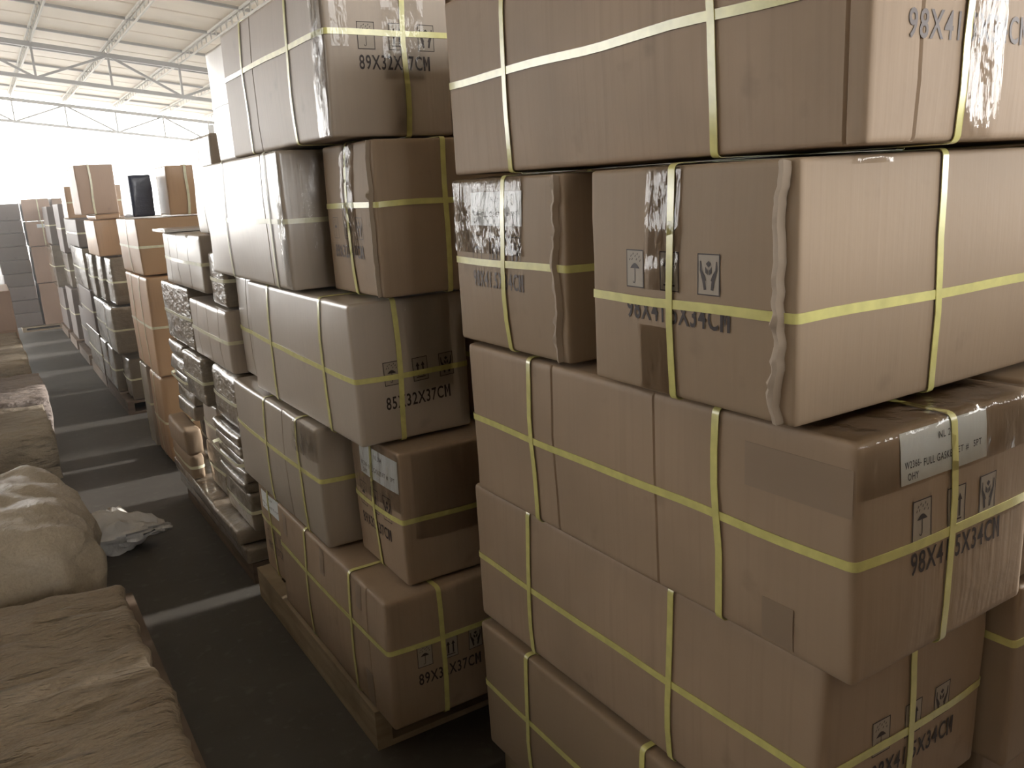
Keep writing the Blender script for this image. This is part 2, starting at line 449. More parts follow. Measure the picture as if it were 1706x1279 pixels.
def sticker(B, face, u, v, w, h, parent, faint=False, rot=0):
    o = patch(B, face, u, v, u+w, v+h, M_PAPER, parent, 'paper_label', off=.0014, th=.0003, nu=4, nv=3)
    ink = M_INKG if faint else M_BLACK
    for s, x, y, ww, hh in (('NL 204', .42, .70, .20, .14), ('W2366-', .04, .30, .18, .14), ('OHY', .07, .07, .12, .14),
                            ('FULL GASKET', .25, .26, .36, .15), ('ET #', .64, .28, .13, .14), ('5PT', .83, .30, .10, .13)):
        lay(B, face, u+x*w, v+y*h, [text2d(s, hh*h, ww*w, .004)], ink, o, 'label_text', off=.0021)
    return o
def rim(B, face, at, parent, seed=0, amp=.012, w=.020, proud=.012):
    """crumpled upright cardboard lip along the near edge of an end face"""
    V, F = [], []; h = B.d[2]; n = 46
    R = random.Random(seed); kinks = [R.uniform(0, 1) for _ in range(4)]
    for i in range(n+1):
        z = .004+(h-.008)*i/n; t = i/n
        wob = amp*(mn.noise(Vector((seed, z*14, 0)))) + amp*.35*mn.noise(Vector((seed+9, z*60, 0)))
        kk = sum(max(0, 1-abs(t-k)/.03) for k in kinks)
        c = at+wob
        for du, o in ((-w/2-kk*.006, .0005), (-w*.15, proud*(.6+kk*.5)+.004*mn.noise(Vector((z*40, 3, seed)))), (w*.25, proud*.8), (w/2, .0005)):
            V.append(B.surf(fpoint(B, face, c+du, z), o))
    for i in range(n):
        for k in range(3): a = i*4+k; F.append((a, a+1, a+5, a+4))
    for i in range(n): F.append((i*4, i*4+4, i*4+7, i*4+3))
    F += [(0, 3, 2, 1), (n*4, n*4+1, n*4+2, n*4+3)]
    return mk('crumpled_edge_lip', V, F, M_EDGE, parent, smooth=35)

SEED = [10]
def carton(label, x, y, z, w, l, h, name='carton', cat='carton', group=None, mat=None, rz=0, hs=(), vy=(), vx=(), cl=(), cn=(),
           bulge=.008, jit=.004, r=.007, nz=.0025, strap=None, sw=.0135, tilt=0, hz=(), seed=None, res=.06):
    SEED[0] += 1; sd = seed if seed is not None else SEED[0]
    mat = mat or M_CARD; strap = strap or M_STRAP
    if vy or vx: h -= .006
    o = empty(name, (x, y, z), radians(rz)); tag(o, label, cat, group)
    B = Box(w, l, h, bulge, jit, r, nz, sd)
    body_mesh(B, 'carton_body', mat, o, cl, cn, hz=hz, res=res)
    for s in hs:
        f = (lambda p, s=s: s + tilt*(p[1]-l/2) + .004*mn.noise(Vector((p[0]*5, p[1]*5, sd)))) 
        ribbon(B, ring(B, 2, f), 2, sw, strap, o, off=.0012)
    for i, s in enumerate(vy):
        f = (lambda p, s=s, i=i: s + .007*mn.noise(Vector((p[0]*4, p[2]*6, sd+i*7))))
        ribbon(B, ring(B, 1, f), 1, sw, strap, o, off=.0024)
    for i, s in enumerate(vx):
        f = (lambda p, s=s, i=i: s + .007*mn.noise(Vector((p[1]*4, p[2]*6, sd+i*5))))
        ribbon(B, ring(B, 0, f), 0, sw, strap, o, off=.0024)
    return o, B
def tape_v(B, o, face, u, w, v0, top=.05, mat=None, wr=.0022, bottom=False):
    """tape strip running down an end face from over the top edge"""
    W_, L_, H = B.d; n = 22; P = []
    if face == 'L':
        for i in range(5): P.append([top*(1-i/5)+B.r, L_-u, H])
        P += [[B.r*.5, L_-u, H], [B.r*.15, L_-u, H], [0, L_-u, H-B.r*.15], [0, L_-u, H-B.r*.5], [0, L_-u, H-B.r]]
        P += [[0, L_-u, H-B.r-(H-B.r-v0)*i/n] for i in range(1, n+1)]; ax = 1
    else:
        for i in range(5): P.append([u, top*(1-i/5)+B.r, H])
        P += [[u, B.r*.5, H], [u, B.r*.15, H], [u, 0, H-B.r*.15], [u, 0, H-B.r*.5], [u, 0, H-B.r]]
        P += [[u, 0, H-B.r-(H-B.r-v0)*i/n] for i in range(1, n+1)]; ax = 0
    return ribbon(B, P, ax, w, mat or M_TAPE, o, 'packing_tape', off=.0018, th=0, closed=False, across=8, wr=wr, seed=SEED[0])

# ------------------------------------------------------------------ setting
def struct(o): tag(o, kind='structure'); return o
struct(sbox('floor', (XL, YB, -.12), (XR, YE, 0), M_FLOOR))
struct(sbox('ground', (-90, -60, -.20), (90, 130, -.13), M_YARD))
zr = lambda x: 5.38 - .126*x
# walls
w = struct(empty('wall_left', (0, 0, 0)))
sbox('wall_panel', (XL-.2, YB-.2, -.12), (XL, YE, 1.1), M_WALL, w)
sbox('wall_panel', (XL-.2, YB-.2, 4.4), (XL, YE, 6.1), M_WALL, w)
sbox('wall_panel', (XL-.2, YB-.2, 1.1), (XL, 8.8, 4.4), M_WALL, w)
for i in range(2, 6): sbox('wall_pier', (XL-.2, 4.6+5.6*i-.2, 1.1), (XL, 4.6+5.6*i+.2, 4.4), M_WALL, w)
w = struct(empty('wall_right', (0, 0, 0)))
sbox('wall_panel', (XR, YB-.2, -.12), (XR+.2, YE, 1.3), M_WALL, w)
sbox('wall_panel', (XR, YB-.2, 3.3), (XR+.2, YE, 4.1), M_WALL, w)
for yy in [YB+6.8*i for i in range(7)]:
    sbox('wall_pier', (XR, yy-.2, 1.3), (XR+.2, yy+.2, 3.3), M_WALL, w)
w = struct(empty('wall_rear', (0, 0, 0)))
sbox('wall_panel', (XL, YB-.2, -.12), (XR, YB, 1.3), M_WALL, w)
sbox('wall_panel', (XL, YB-.2, 4.4), (XR, YB, 6.4), M_WALL, w)
sbox('wall_panel', (XL, YB-.2, 1.3), (.1, YB, 4.4), M_WALL, w)
sbox('wall_panel', (7.1, YB-.2, 1.3), (XR, YB, 4.4), M_WALL, w)
# roof: sheets side by side, lattice purlins along the aisle, trusses across it
ceil = struct(empty('ceiling', (0, 0, 0)))
def roof_sheet(y0, y1, k):
    V, F = [], []; n = 6
    prof = [(y0+.004, 0), (y0+.03, .035), (y0+.09, .035), (y0+.12, 0), (y1-.004, 0)]
    for x in (XL-.2, XR+.4):
        for dz in (0, .03):
            for y, z in prof: V.append((x, y, zr(x)+z+dz+(.004 if k % 2 else 0)))
    m = len(prof)
    for i in range(m-1):
        F.append((i, i+1, 2*m+i+1, 2*m+i)); F.append((m+i, 3*m+i, 3*m+i+1, m+i+1))
        F.append((i, m+i, m+i+1, i+1)); F.append((2*m+i, 2*m+i+1, 3*m+i+1, 3*m+i))
    F.append((0, 2*m, 3*m, m)); F.append((m-1, 2*m-1, 4*m-1, 3*m-1))
    return mk('roof_sheet', V, F, M_ROOF, ceil)
ny = 34; dy = (YE-YB)/ny
for k in range(ny):
    roof_sheet(YB+k*dy, YB+(k+1)*dy, k)
    if k % 2 == 0:
        V, F = [], []; barvf(V, F, (XL, YB+k*dy+.02, zr(XL)-.03), (XR, YB+k*dy+.02, zr(XR)-.03), .07, .05); mk('roof_batten', V, F, M_STEEL, ceil)
for i in range(11):           # purlins
    x = 1.68 + 1.5*(i-6); V, F = [], []
    z1 = zr(x)-.03; z0 = z1-.17
    barvf(V, F, (x-.04, YB, z1), (x-.04, YE, z1), .035); barvf(V, F, (x+.04, YB, z1), (x+.04, YE, z1), .035)
    barvf(V, F, (x, YB, z0), (x, YE, z0), .03)
    n = 100; st = (YE-YB)/n
    for k in range(n):
        y = YB+k*st; barvf(V, F, (x-.04, y, z1), (x, y+st/2, z0), .014); barvf(V, F, (x, y+st/2, z0), (x+.04, y+st, z1), .014)
    mk('lattice_purlin', V, F, M_STEELL, ceil)
for yt in (-1.0, 10.4, 21.7, 32.2):
    V, F = [], []; top = lambda x: (x, yt, zr(x)-.24); bot = lambda x: (x, yt, zr(x)-.92)
    barvf(V, F, top(XL), top(XR), .11, .10); barvf(V, F, bot(XL), bot(XR), .09, .08)
    xs = [1.68+1.5*(i-6) for i in range(12)]
    for i, x in enumerate(xs):
        barvf(V, F, top(x), bot(x), .045)
        if i < 11:
            a, b = (top(x), bot(xs[i+1])) if i % 2 else (bot(x), top(xs[i+1])); barvf(V, F, a, b, .05)
    mk('roof_truss', V, F, M_STEEL, ceil)
for yt in (32.4,):            # eave columns at the open end
    for x in (XL+.1, -2.2, 3.6+4.2):
        V, F = [], []; boxvf(V, F, (x-.09, yt-.09, 0), (x+.09, yt+.09, zr(x)-.3)); 
        c = mk('steel_column', V, F, M_STEEL); tag(c, kind='structure')

# ------------------------------------------------------------------ near stack (98 x 41.5 x 34 cartons)
S98 = '98X41.5X34CM'; S89 = '89X32X37CM'
GN = 'cartons of the nearest stack'
LH = .34
def pallet(label, x, y, w, l, h=.117, mat=None, nboards=7, gap=.03, name='pallet', group='wooden pallets', bl=.02):
    mat = mat or M_WOOD
    o = empty(name, (x, y, 0)); tag(o, label, 'pallet', group)
    t = .018
    tone = mat
    for k in range(3):
        cx = [0, w/2-.035, w-.045][k]
        V, F = [], []; boxvf(V, F, (cx, 0, 0 if k != 1 else t), (cx+.045, l, h-(.0015 if k != 1 else t))); mk('stringer', V, F, mat, o)
    bw = (l-(nboards-1)*gap)/nboards
    for k in range(nboards):
        y0 = k*(bw+gap); e = RND.uniform(-.006, .006)
        V, F = [], []; boxvf(V, F, (.0455, y0, h-t), (w-.0455, y0+bw, h-abs(e)*.3)); mk('deck_board', V, F, mat, o)
    for k in range(3):
        y0 = [0, l/2-bw/2, l-bw][k]
        V, F = [], []; boxvf(V, F, (.0455, y0, 0), (w-.0455, y0+bw, t)); mk('bottom_board', V, F, mat, o)
    return o
pallet('wooden pallet under the nearest tall stack of cartons', .92, .70, .92, .93)
# layer 5 (bottom)
for lab, x, y, w, l, kw in (
    ('lowest carton of the nearest stack, crossed by two straps, only its top left showing', .882, .65, .415, .98, dict(hs=(.17,), vy=(.39, .78))),
    ('lowest carton behind the neighbour at the bottom right corner', 1.35, .68, .415, .98, dict(hs=(.17,)))):
    carton(lab, x, y, .122, w, l, .338, group=GN, **kw)
# layer 4
o, B = carton('second carton from the floor in the nearest stack, icons half under its yellow strap', .895, .67, .464, .415, .98, .342, group=GN,
              hs=(.158,), vy=(.31, .75), vx=(.205,), r=.010, bulge=.005)
marks(B, 'N', .112, .098, S98, o)
carton('carton at the bottom right corner beside the printed one', 1.33, .63, .464, .415, .98, .342, group=GN, hs=(.235,), vx=(.3,))
# layer 3
o, B = carton('large carton with white parts label and taped top edge in the nearest stack', .868, .612, .810, .415, .98, .342, group=GN,
              hs=(.172,), vy=(.235, .735), vx=(.20,), cl=(.372, .66), r=.009, bulge=.006)
marks(B, 'N', .112, .128, S98, o, rot=0)
sticker(B, 'N', .085, .262, .195, .070, o)
tape = ribbon(B, [[.2, .09*(1-i/6), .342] for i in range(6)] + [[.2, .007, .342], [.2, .002, .342], [.2, 0, .340], [.2, 0, .334]] + [[.2, 0, .328-.068*i/10] for i in range(11)],
              0, .40, M_TAPEB, o, 'packing_tape', off=.0026, th=0, closed=False, across=40, wr=.003, seed=3)
patch(B, 'L', .83, .01, .885, .075, M_TAPEM, o, 'brown_tape_end', off=.0008)
patch(B, 'L', .80, .235, .975, .30, M_TAPEM, o, 'brown_tape_end', off=.0008)
carton('carton beside the labelled one at the right edge of the nearest stack', 1.312, .64, .810, .415, .98, .342, group=GN, hs=(.172,), vx=(.2,))
# layer 2
o, B = carton('big carton with crumpled corner lip, turned end-on in the nearest stack', .842, .685, 1.156, .98, .415, .342, group=GN,
              hs=(.142,), vx=(.285, .72), vy=(.222,), cn=(), r=.006, bulge=.006)
marks(B, 'L', .093, .112, S98, o, k=.0102)
rim(B, 'L', .388, o, seed=4)
tape_v(B, o, 'L', .175, .072, .16, top=.06)
tape_v(B, o, 'L', .150, .075, .002, top=.0, mat=M_TAPEB, wr=.0004) if False else patch(B, 'L', .118, .004, .198, .105, M_TAPEB, o, 'packing_tape', off=.0014, th=.0003, wr=.0006)
patch(B, 'N', .10, .325, .17, .338, M_TAPE, o, 'tape_scrap', off=.001, wr=.004)
o, B = carton('smaller-looking end-on carton with pale faded label, left in the nearest stack', .868, 1.205, 1.156, .98, .405, .342, group=GN,
              hs=(.172,), vx=(.3, .7), vy=(.195,), r=.006, bulge=.010)
marks(B, 'L', .085, .122, S98, o, k=.0098, wtxt=.19, gap=.072, mat=M_INKG, ground=False)
sticker(B, 'L', .085, .245, .19, .065, o, faint=True)
rim(B, 'L', .378, o, seed=8, amp=.013)
tape_v(B, o, 'L', .14, .27, .19, top=.05, wr=.0016)
# layer 1
o, B = carton('topmost carton of the nearest stack, long side to the aisle, cut by the frame top', .876, .624, 1.502, .415, .98, .342, group=GN,
              hs=(.178,), vy=(.235, .755), vx=(.172,), cn=(.085,), cl=(.03,), r=.006, bulge=.008)
marks(B, 'N', .06, .115, S98, o, wtxt=.25, mat=M_INKG, ground=False)
tape_v(B, o, 'N', .215, .075, .003, top=.08, wr=.003)
o, B = carton('topmost carton at the upper right corner, beside the taped one', 1.308, .632, 1.502, .415, .98, .342, group=GN, hs=(.17,), vx=(.2,))

# ------------------------------------------------------------------ second stack (89 x 32 x 37 cartons) on a pallet
GS = 'cartons of the second stack'
pallet('wooden pallet under the second stack, its long side beam along the dark aisle', .69, 1.92, 1.05, 1.12, h=.119, nboards=6, gap=.035)
o, B = carton('bottom carton of the second stack, long strapped side over the pallet', .70, 1.80, .124, .32, .89, .366, group=GS,
              hs=(.222,), vy=(.235, .60), vx=(.15,), cl=(.12,), r=.010, bulge=.007, mat=M_CARD)
marks(B, 'N', .075, .108, S89, o, k=.0105, wtxt=.185, gap=.075, dv=.05)
patch(B, 'L', .06, .27, .10, .345, M_TAPEM, o, 'brown_tape_end'); patch(B, 'L', .42, .27, .455, .35, M_TAPEM, o, 'brown_tape_end')
patch(B, 'L', .70, .28, .735, .35, M_TAPEM, o, 'brown_tape_end'); patch(B, 'L', .73, .01, .775, .11, M_TAPEM, o, 'brown_tape_end')
carton('carton lying beside the bottom one of the second stack, mostly hidden', 1.045, 1.82, .124, .32, .89, .366, group=GS, hs=(.22,), vx=(.16,))
o, B = carton('end-on carton with pale label at the far end of the second pallet', .735, 2.74, .124, .89, .295, .366, group=GS,
              hs=(.20,), vx=(.3, .6), vy=(.16,), bulge=.008)
sticker(B, 'L', .05, .25, .21, .07, o, faint=True)
marks(B, 'L', .06, .09, S89, o, k=.0095, wtxt=.17, gap=.07, mat=M_INKG, ground=False)
# layer B
o, B = carton('second-layer carton of the second stack, glossy tape at its near corner', .70, 2.185, .492, .32, .88, .362, group=GS,
              hs=(.205,), vy=(.16, .49), vx=(.2,), cl=(.30,), r=.010, bulge=.008, mat=M_GLOSS)
marks(B, 'N', .19, .10, S89, o, k=.0095, wtxt=.12, gap=.05, ground=False)
patch(B, 'L', .69, .26, .885, .355, M_TAPE, o, 'packing_tape', off=.002, nu=14, wr=.006, seed=4)
o, B = carton('end-on carton with torn blue-white label standing on the bottom one', .785, 1.83, .492, .89, .312, .362, group=GS,
              hs=(.175,), vx=(.3, .65), vy=(.165,), bulge=.010)
sticker(B, 'L', .07, .25, .235, .085, o, faint=True)
marks(B, 'L', .05, .10, S89, o, k=.012, wtxt=.19, gap=.078, dv=.055, ground=False)
patch(B, 'N', .03, .12, .32, .35, M_TAPE, o, 'packing_tape', off=.0016, nu=16, nv=12, wr=.004, seed=2)
patch(B, 'L', .02, .20, .31, .352, M_TAPE, o, 'packing_tape', off=.0030, nu=14, nv=10, wr=.003, seed=6)
# layer C
o, B = carton('middle carton of the second stack, crossed straps and printed size on its end', .722, 1.91, .858, .32, .89, .366, group=GS,
              hs=(.178,), vy=(.20, .66), vx=(.118,), cl=(), r=.008, bulge=.010, mat=M_GLOSS, tilt=.02)
marks(B, 'N', .075, .085, '85X32X37CM', o, k=.0108, wtxt=.185, gap=.078, dv=.062, rot=.03)
tape_v(B, o, 'N', .205, .13, .12, top=.06, wr=.004)
patch(B, 'N', .285, .02, .318, .30, M_TAPE, o, 'packing_tape', off=.002, nu=4, nv=20, wr=.006, seed=9)
carton('carton beside the middle one of the second stack, hidden by the nearest stack', 1.078, 1.935, .858, .32, .87, .366, group=GS, hs=(.178,), vx=(.15,))
carton('end-on carton at the far end of the middle layer, second stack', .765, 2.83, .858, .89, .27, .362, group=GS, hs=(.17,), vx=(.3,), cl=(.13,), mat=M_GLOSS)
# layer D
o, B = carton('pale glaring carton in the fourth layer of the second stack, facing the aisle', .70, 2.24, 1.228, .32, .89, .374, group=GS,
              hs=(.185,), vy=(.12, .60), vx=(.19,), cl=(.16,), bulge=.008, mat=M_GLOSS, strap=M_STRAPW)
marks(B, 'N', .17, .10, S89, o, k=.0095, wtxt=.12, gap=.05, ground=False)
tape_v(B, o, 'L', .86, .05, .01, top=.03, wr=.002)
patch(B, 'N', .05, .01, .24, .36, M_TAPE, o, 'packing_tape', off=.0016, nu=10, nv=16, wr=.003, seed=21)
o, B = carton('end-on carton with taped torn corner in the fourth layer of the second stack', .80, 1.865, 1.228, .89, .32, .374, group=GS,
              hs=(.22,), vx=(.18, .62), vy=(.155,), bulge=.010)
marks(B, 'L', .055, .09, S89, o, k=.0095, wtxt=.18, gap=.075, mat=M_INKG, ground=False)
tape_v(B, o, 'L', .17, .075, .10, top=.05, wr=.003)
rim(B, 'L', .30, o, seed=12, amp=.008, w=.014)
carton('carton behind the pale one in the fourth layer, a thin strip of it showing', 1.075, 2.26, 1.228, .32, .86, .374, group=GS)
# layer E
o, B = carton('top carton of the second stack with two taped ends and printed size', .742, 1.937, 1.606, .32, .89, .372, group=GS,
              hs=(.232,), vy=(.245, .655), vx=(.195,), cl=(.56,), bulge=.007, mat=M_SATIN)
marks(B, 'N', .078, .150, S89, o, k=.0108, wtxt=.185, gap=.078, dv=.045)
tape_v(B, o, 'N', .195, .11, .13, top=.06, wr=.004)
patch(B, 'N', .012, .20, .055, .365, M_TAPE, o, 'packing_tape', off=.0016, nu=4, nv=14, wr=.004, seed=31)
patch(B, 'N', .165, .01, .21, .12, M_TAPE, o, 'packing_tape', off=.0026, nu=4, nv=14, wr=.004, seed=33)
tape_v(B, o, 'L', .845, .07, .005, top=.06, wr=.003)
carton('carton beside the top one of the second stack, hidden by the nearest stack', 1.082, 1.95, 1.606, .32, .87, .372, group=GS, hs=(.2,))
carton('carton at the far end of the top layer, second stack', .765, 2.86, 1.606, .87, .26, .366, group=GS, hs=(.18,), vx=(.3,), mat=M_GLOSS, strap=M_STRAPW)

# ------------------------------------------------------------------ third stack: film-wrapped packs and flat cartons
GT = 'wrapped packs of the third stack'
pallet('dark pallet under the stack of shiny wrapped packs', .70, 3.15, 1.0, 1.22, h=.088, mat=M_WOODD)
kw = dict(mat=M_WRAP, group=GT, strap=M_STRAPW, r=.012, nz=.005)
def pack(label, x, y, z, w, l, h, n=1, cat='package', name='wrapped_package', strap=True, mat=None, **k2):
    """pack of n thin layers, each layer a part"""
    a = dict(kw); a.update(k2)
    if mat: a['mat'] = mat
    if n == 1:
        return carton(label, x, y, z, w, l, h, name=name, cat=cat, hs=(h*.5,) if strap else (), **a)
    SEED[0] += 1
    o = empty(name, (x, y, z)); tag(o, label, cat, a.get('group')); t = h/n; R = random.Random(SEED[0])
    for k in range(n):
        B = Box(w, l, t-.002, .006, .006, .010, .004, SEED[0]*13+k)
        b = body_mesh(B, 'packet', a['mat'], o, res=.09); b.location = (R.uniform(-.012, .012), R.uniform(-.01, .01), k*t)
    B = Box(w, l, h, .006, 0, .012, .002, SEED[0])
    if strap: ribbon(B, ring(B, 2, h*.52), 2, .013, a['strap'], o, off=.016)
    return o
pack('lower flat wide carton at the foot of the wrapped packs', .68, 3.14, .090, .70, 1.26, .066, cat='carton', name='flat_carton', strap=False, r=.01)
pack('upper flat wide carton under the wrapped packs, edge shining', .665, 3.18, .158, .70, 1.24, .060, cat='carton', name='flat_carton', strap=False, r=.01)
pack('wrapped box at the near foot of the third stack', .72, 3.13, .220, .62, .38, .155)
pack('bundle of five thin film-wrapped packets, near corner of the third stack', .705, 3.13, .377, .62, .40, .235, n=5)
pack('wrapped box above the bundle of thin packets, rounded dark end', .72, 3.12, .614, .60, .40, .225, r=.03)
pack('small wrapped box in the middle foot of the third stack', .735, 3.60, .220, .4, .30, .20)
pack('pale wrapped box in the middle of the third stack', .735, 3.60, .422, .4, .28, .200, mat=M_GLOSS)
pack('box with bright rim in the middle of the third stack', .70, 3.60, .630, .5, .36, .205)
pack('tall wrapped pack behind the open box, third stack', .80, 4.00, .220, .5, .34, .25)
pack('column of four thin packets at the far edge of the third stack', .72, 4.02, .474, .5, .34, .36, n=5)
pack('small box under the open-topped one, third stack', .665, 3.95, .220, .06, .40, .115, mat=M_CARD)
o, B = pack('small shiny-topped box sticking out at the foot of the third stack', .655, 3.95, .338, .075, .40, .12, mat=M_CARD, strap=False)
pack('long strapped wrapped box in the middle of the third stack', .72, 3.13, .845, .60, .62, .238, cl=(.12, .30, .48), mat=M_GLOSS)
pack('upright film-wrapped box at the far side of the third stack', .72, 3.78, .842, .60, .58, .275)
pack('dark-ended wrapped box on the long strapped one', .735, 3.14, 1.090, .55, .23, .20)
pack('striped wrapped box near the top of the third stack, white strap', .715, 3.40, 1.125, .55, .74, .225, cl=(.2, .42, .6), mat=M_GLOSS)
pack('pale tall carton standing on top of the third stack', .76, 3.22, 1.353, .34, .32, .36, cat='carton', name='carton', strap=False, cl=(.17,), mat=M_GLOSS)
sh_ = patch(Box(.3, .3, .02), 'N', 0, 0, .1, .01, M_WHITE, None, 'foam_sheet') if False else None
V, F = [], []; boxvf(V, F, (0, 0, 0), (.26, .30, .012)); t = mk('foam_sheet', V, F, M_WHITE, loc=(.69, 3.90, 1.353)); tag(t, 'white flat foam sheet on top of the striped wrapped box', 'sheet')

# ------------------------------------------------------------------ fourth stack: tall tan cartons
G4 = 'cartons of the fourth stack'
k4 = dict(group=G4, mat=M_ORANGE, strap=M_STRAPW)
pallet('pallet under the tall orange-tan cartons', .76, 4.9, .95, .62, h=.05, mat=M_WOODD, nboards=6)
carton('lower tan carton of the fourth stack, rounded near edge and low strap', .72, 4.86, .052, .50, .36, .50, hs=(.23,), vy=(.20,), r=.02, cl=(.10,), **k4)
carton('lower narrow tan carton behind the rounded one, fourth stack', .715, 5.29, .052, .5, .22, .50, hs=(.26,), vy=(.17,), **dict(k4, mat=M_GLOSS))
carton('carton set back in the gap between the fourth and fifth stacks', 1.15, 5.72, .0, .5, .55, 1.0, **dict(k4, mat=M_GLOSS))
o, B = carton('tall upright tan carton in the middle of the fourth stack', .72, 4.82, .555, .50, .70, .545, hs=(.27,), vy=(.22, .50), r=.012, **k4)
marks(B, 'N', .20, .17, S89, o, k=.010, wtxt=.2, ground=False)
o, B = carton('tan carton high in the fourth stack with pale side', .72, 4.88, 1.103, .37, .66, .305, vy=(.3,), hs=(.15,), **k4)
o, B = carton('reddish tan carton high in the fourth stack, beside the pale-sided one', 1.11, 4.86, 1.103, .36, .66, .305, hs=(.15,), **k4)
carton('dark blue wrapped box on top of the fourth stack', .735, 5.0, 1.411, .115, .32, .22, name='wrapped_box', cat='box', mat=M_BLUE, group=G4, r=.01)
carton('orange-tan carton with yellow strap on top of the fourth stack', .91, 4.90, 1.411, .42, .30, .265, vx=(.10,), **k4)

# ------------------------------------------------------------------ fifth stack
G5 = 'packs of the fifth stack'
k5 = dict(group=G5, strap=M_STRAPW)
pallet('low dark pallet under the fifth stack', .72, 6.46, .9, 1.1, h=.10, mat=M_WOODD)
pallet('low dark pallet under the sixth stack', .72, 7.62, .9, 1.0, h=.10, mat=M_WOODD)
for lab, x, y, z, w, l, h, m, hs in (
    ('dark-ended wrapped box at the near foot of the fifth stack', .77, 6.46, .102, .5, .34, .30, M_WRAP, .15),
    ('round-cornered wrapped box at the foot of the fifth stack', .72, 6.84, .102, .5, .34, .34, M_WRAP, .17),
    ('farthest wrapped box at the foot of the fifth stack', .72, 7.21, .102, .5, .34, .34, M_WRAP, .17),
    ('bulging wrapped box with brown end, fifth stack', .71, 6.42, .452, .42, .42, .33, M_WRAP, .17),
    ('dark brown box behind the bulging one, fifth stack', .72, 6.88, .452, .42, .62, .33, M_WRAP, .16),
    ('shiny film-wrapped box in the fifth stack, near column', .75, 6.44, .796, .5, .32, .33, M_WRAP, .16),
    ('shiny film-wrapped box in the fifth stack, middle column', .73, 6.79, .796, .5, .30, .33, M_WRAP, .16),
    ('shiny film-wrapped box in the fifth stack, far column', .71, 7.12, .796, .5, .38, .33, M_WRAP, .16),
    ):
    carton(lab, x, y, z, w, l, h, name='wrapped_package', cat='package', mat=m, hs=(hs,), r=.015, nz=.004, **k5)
carton('carton coloured white for sun glare, beside the olive tan one', .89, 6.45, 1.138, .25, .6, .26, mat=M_WHITE, **k5)  # white body colour stands in for sun glare in the gap
carton('olive tan carton near the top of the fifth stack', .70, 6.5, 1.138, .165, .60, .245, mat=M_ORANGE, **k5)
carton('thin flat carton on the olive tan one, fifth stack', .72, 6.55, 1.386, .16, .5, .035, mat=M_ORANGE, **k5)
carton('tall pinkish carton with a yellow strap on top of the fifth stack', .645, 6.6, 1.425, .245, .5, .34, vx=(.09,), mat=M_PINK, **k5)
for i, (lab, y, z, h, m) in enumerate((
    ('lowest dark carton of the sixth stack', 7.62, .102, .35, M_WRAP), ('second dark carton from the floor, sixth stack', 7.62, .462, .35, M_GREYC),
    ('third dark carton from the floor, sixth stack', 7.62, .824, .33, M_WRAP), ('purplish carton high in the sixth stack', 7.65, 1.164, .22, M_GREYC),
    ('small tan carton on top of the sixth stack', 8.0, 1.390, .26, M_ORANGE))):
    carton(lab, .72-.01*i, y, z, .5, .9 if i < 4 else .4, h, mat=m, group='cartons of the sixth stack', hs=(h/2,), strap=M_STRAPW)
for nm, y0, ll in (('seventh', 8.85, .9), ('eighth', 9.98, .72), ('ninth', 10.95, .85)):
    pallet('dark pallet under the %s stack, far down the right row' % nm, .72, y0, .9, ll, h=.10, mat=M_WOODD)
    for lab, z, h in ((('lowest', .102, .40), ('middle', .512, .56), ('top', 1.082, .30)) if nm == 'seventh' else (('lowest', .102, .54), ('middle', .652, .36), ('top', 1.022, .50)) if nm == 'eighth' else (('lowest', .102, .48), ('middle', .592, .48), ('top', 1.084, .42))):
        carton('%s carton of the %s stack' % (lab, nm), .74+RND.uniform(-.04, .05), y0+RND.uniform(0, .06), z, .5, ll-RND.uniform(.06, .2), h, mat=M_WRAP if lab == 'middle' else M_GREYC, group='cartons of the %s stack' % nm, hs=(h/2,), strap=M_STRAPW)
# cross stack closing the aisle
GF = 'cartons across the far end of the aisle'
pallet('pale pallet across the far end of the aisle', .30, 12.0, .9, .9, h=.06, nboards=6)
kf = dict(group=GF, strap=M_STRAPW)
o, B = carton('bottom pinkish carton of the stack across the aisle end', .555, 12.02, .062, .42, .6, .52, vx=(.22,), mat=M_PINK, **kf)
o, B = carton('second pinkish carton from the floor at the aisle end', .55, 12.02, .585, .43, .6, .45, vx=(.2,), mat=M_PINK, **kf)
o, B = carton('pinkish carton with small white label at the aisle end', .54, 12.02, 1.038, .43, .6, .30, vx=(.18,), mat=M_PINK, **kf)
patch(B, 'N', .12, .22, .30, .265, M_PAPER, o, 'paper_label')
carton('topmost pinkish carton with pale strap at the aisle end', .535, 12.02, 1.341, .30, .6, .27, vx=(.17,), mat=M_PINK, **kf)
carton('narrow pinkish carton beside the topmost one at the aisle end', .865, 12.05, 1.341, .16, .5, .26, mat=M_PINK, **kf)
z = .065
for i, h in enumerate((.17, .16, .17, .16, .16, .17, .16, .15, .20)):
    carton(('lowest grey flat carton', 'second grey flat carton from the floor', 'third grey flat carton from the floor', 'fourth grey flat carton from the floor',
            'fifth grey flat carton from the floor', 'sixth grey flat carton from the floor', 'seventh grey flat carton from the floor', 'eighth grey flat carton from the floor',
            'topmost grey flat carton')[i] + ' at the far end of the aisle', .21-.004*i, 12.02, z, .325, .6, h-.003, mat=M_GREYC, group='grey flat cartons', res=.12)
    z += h

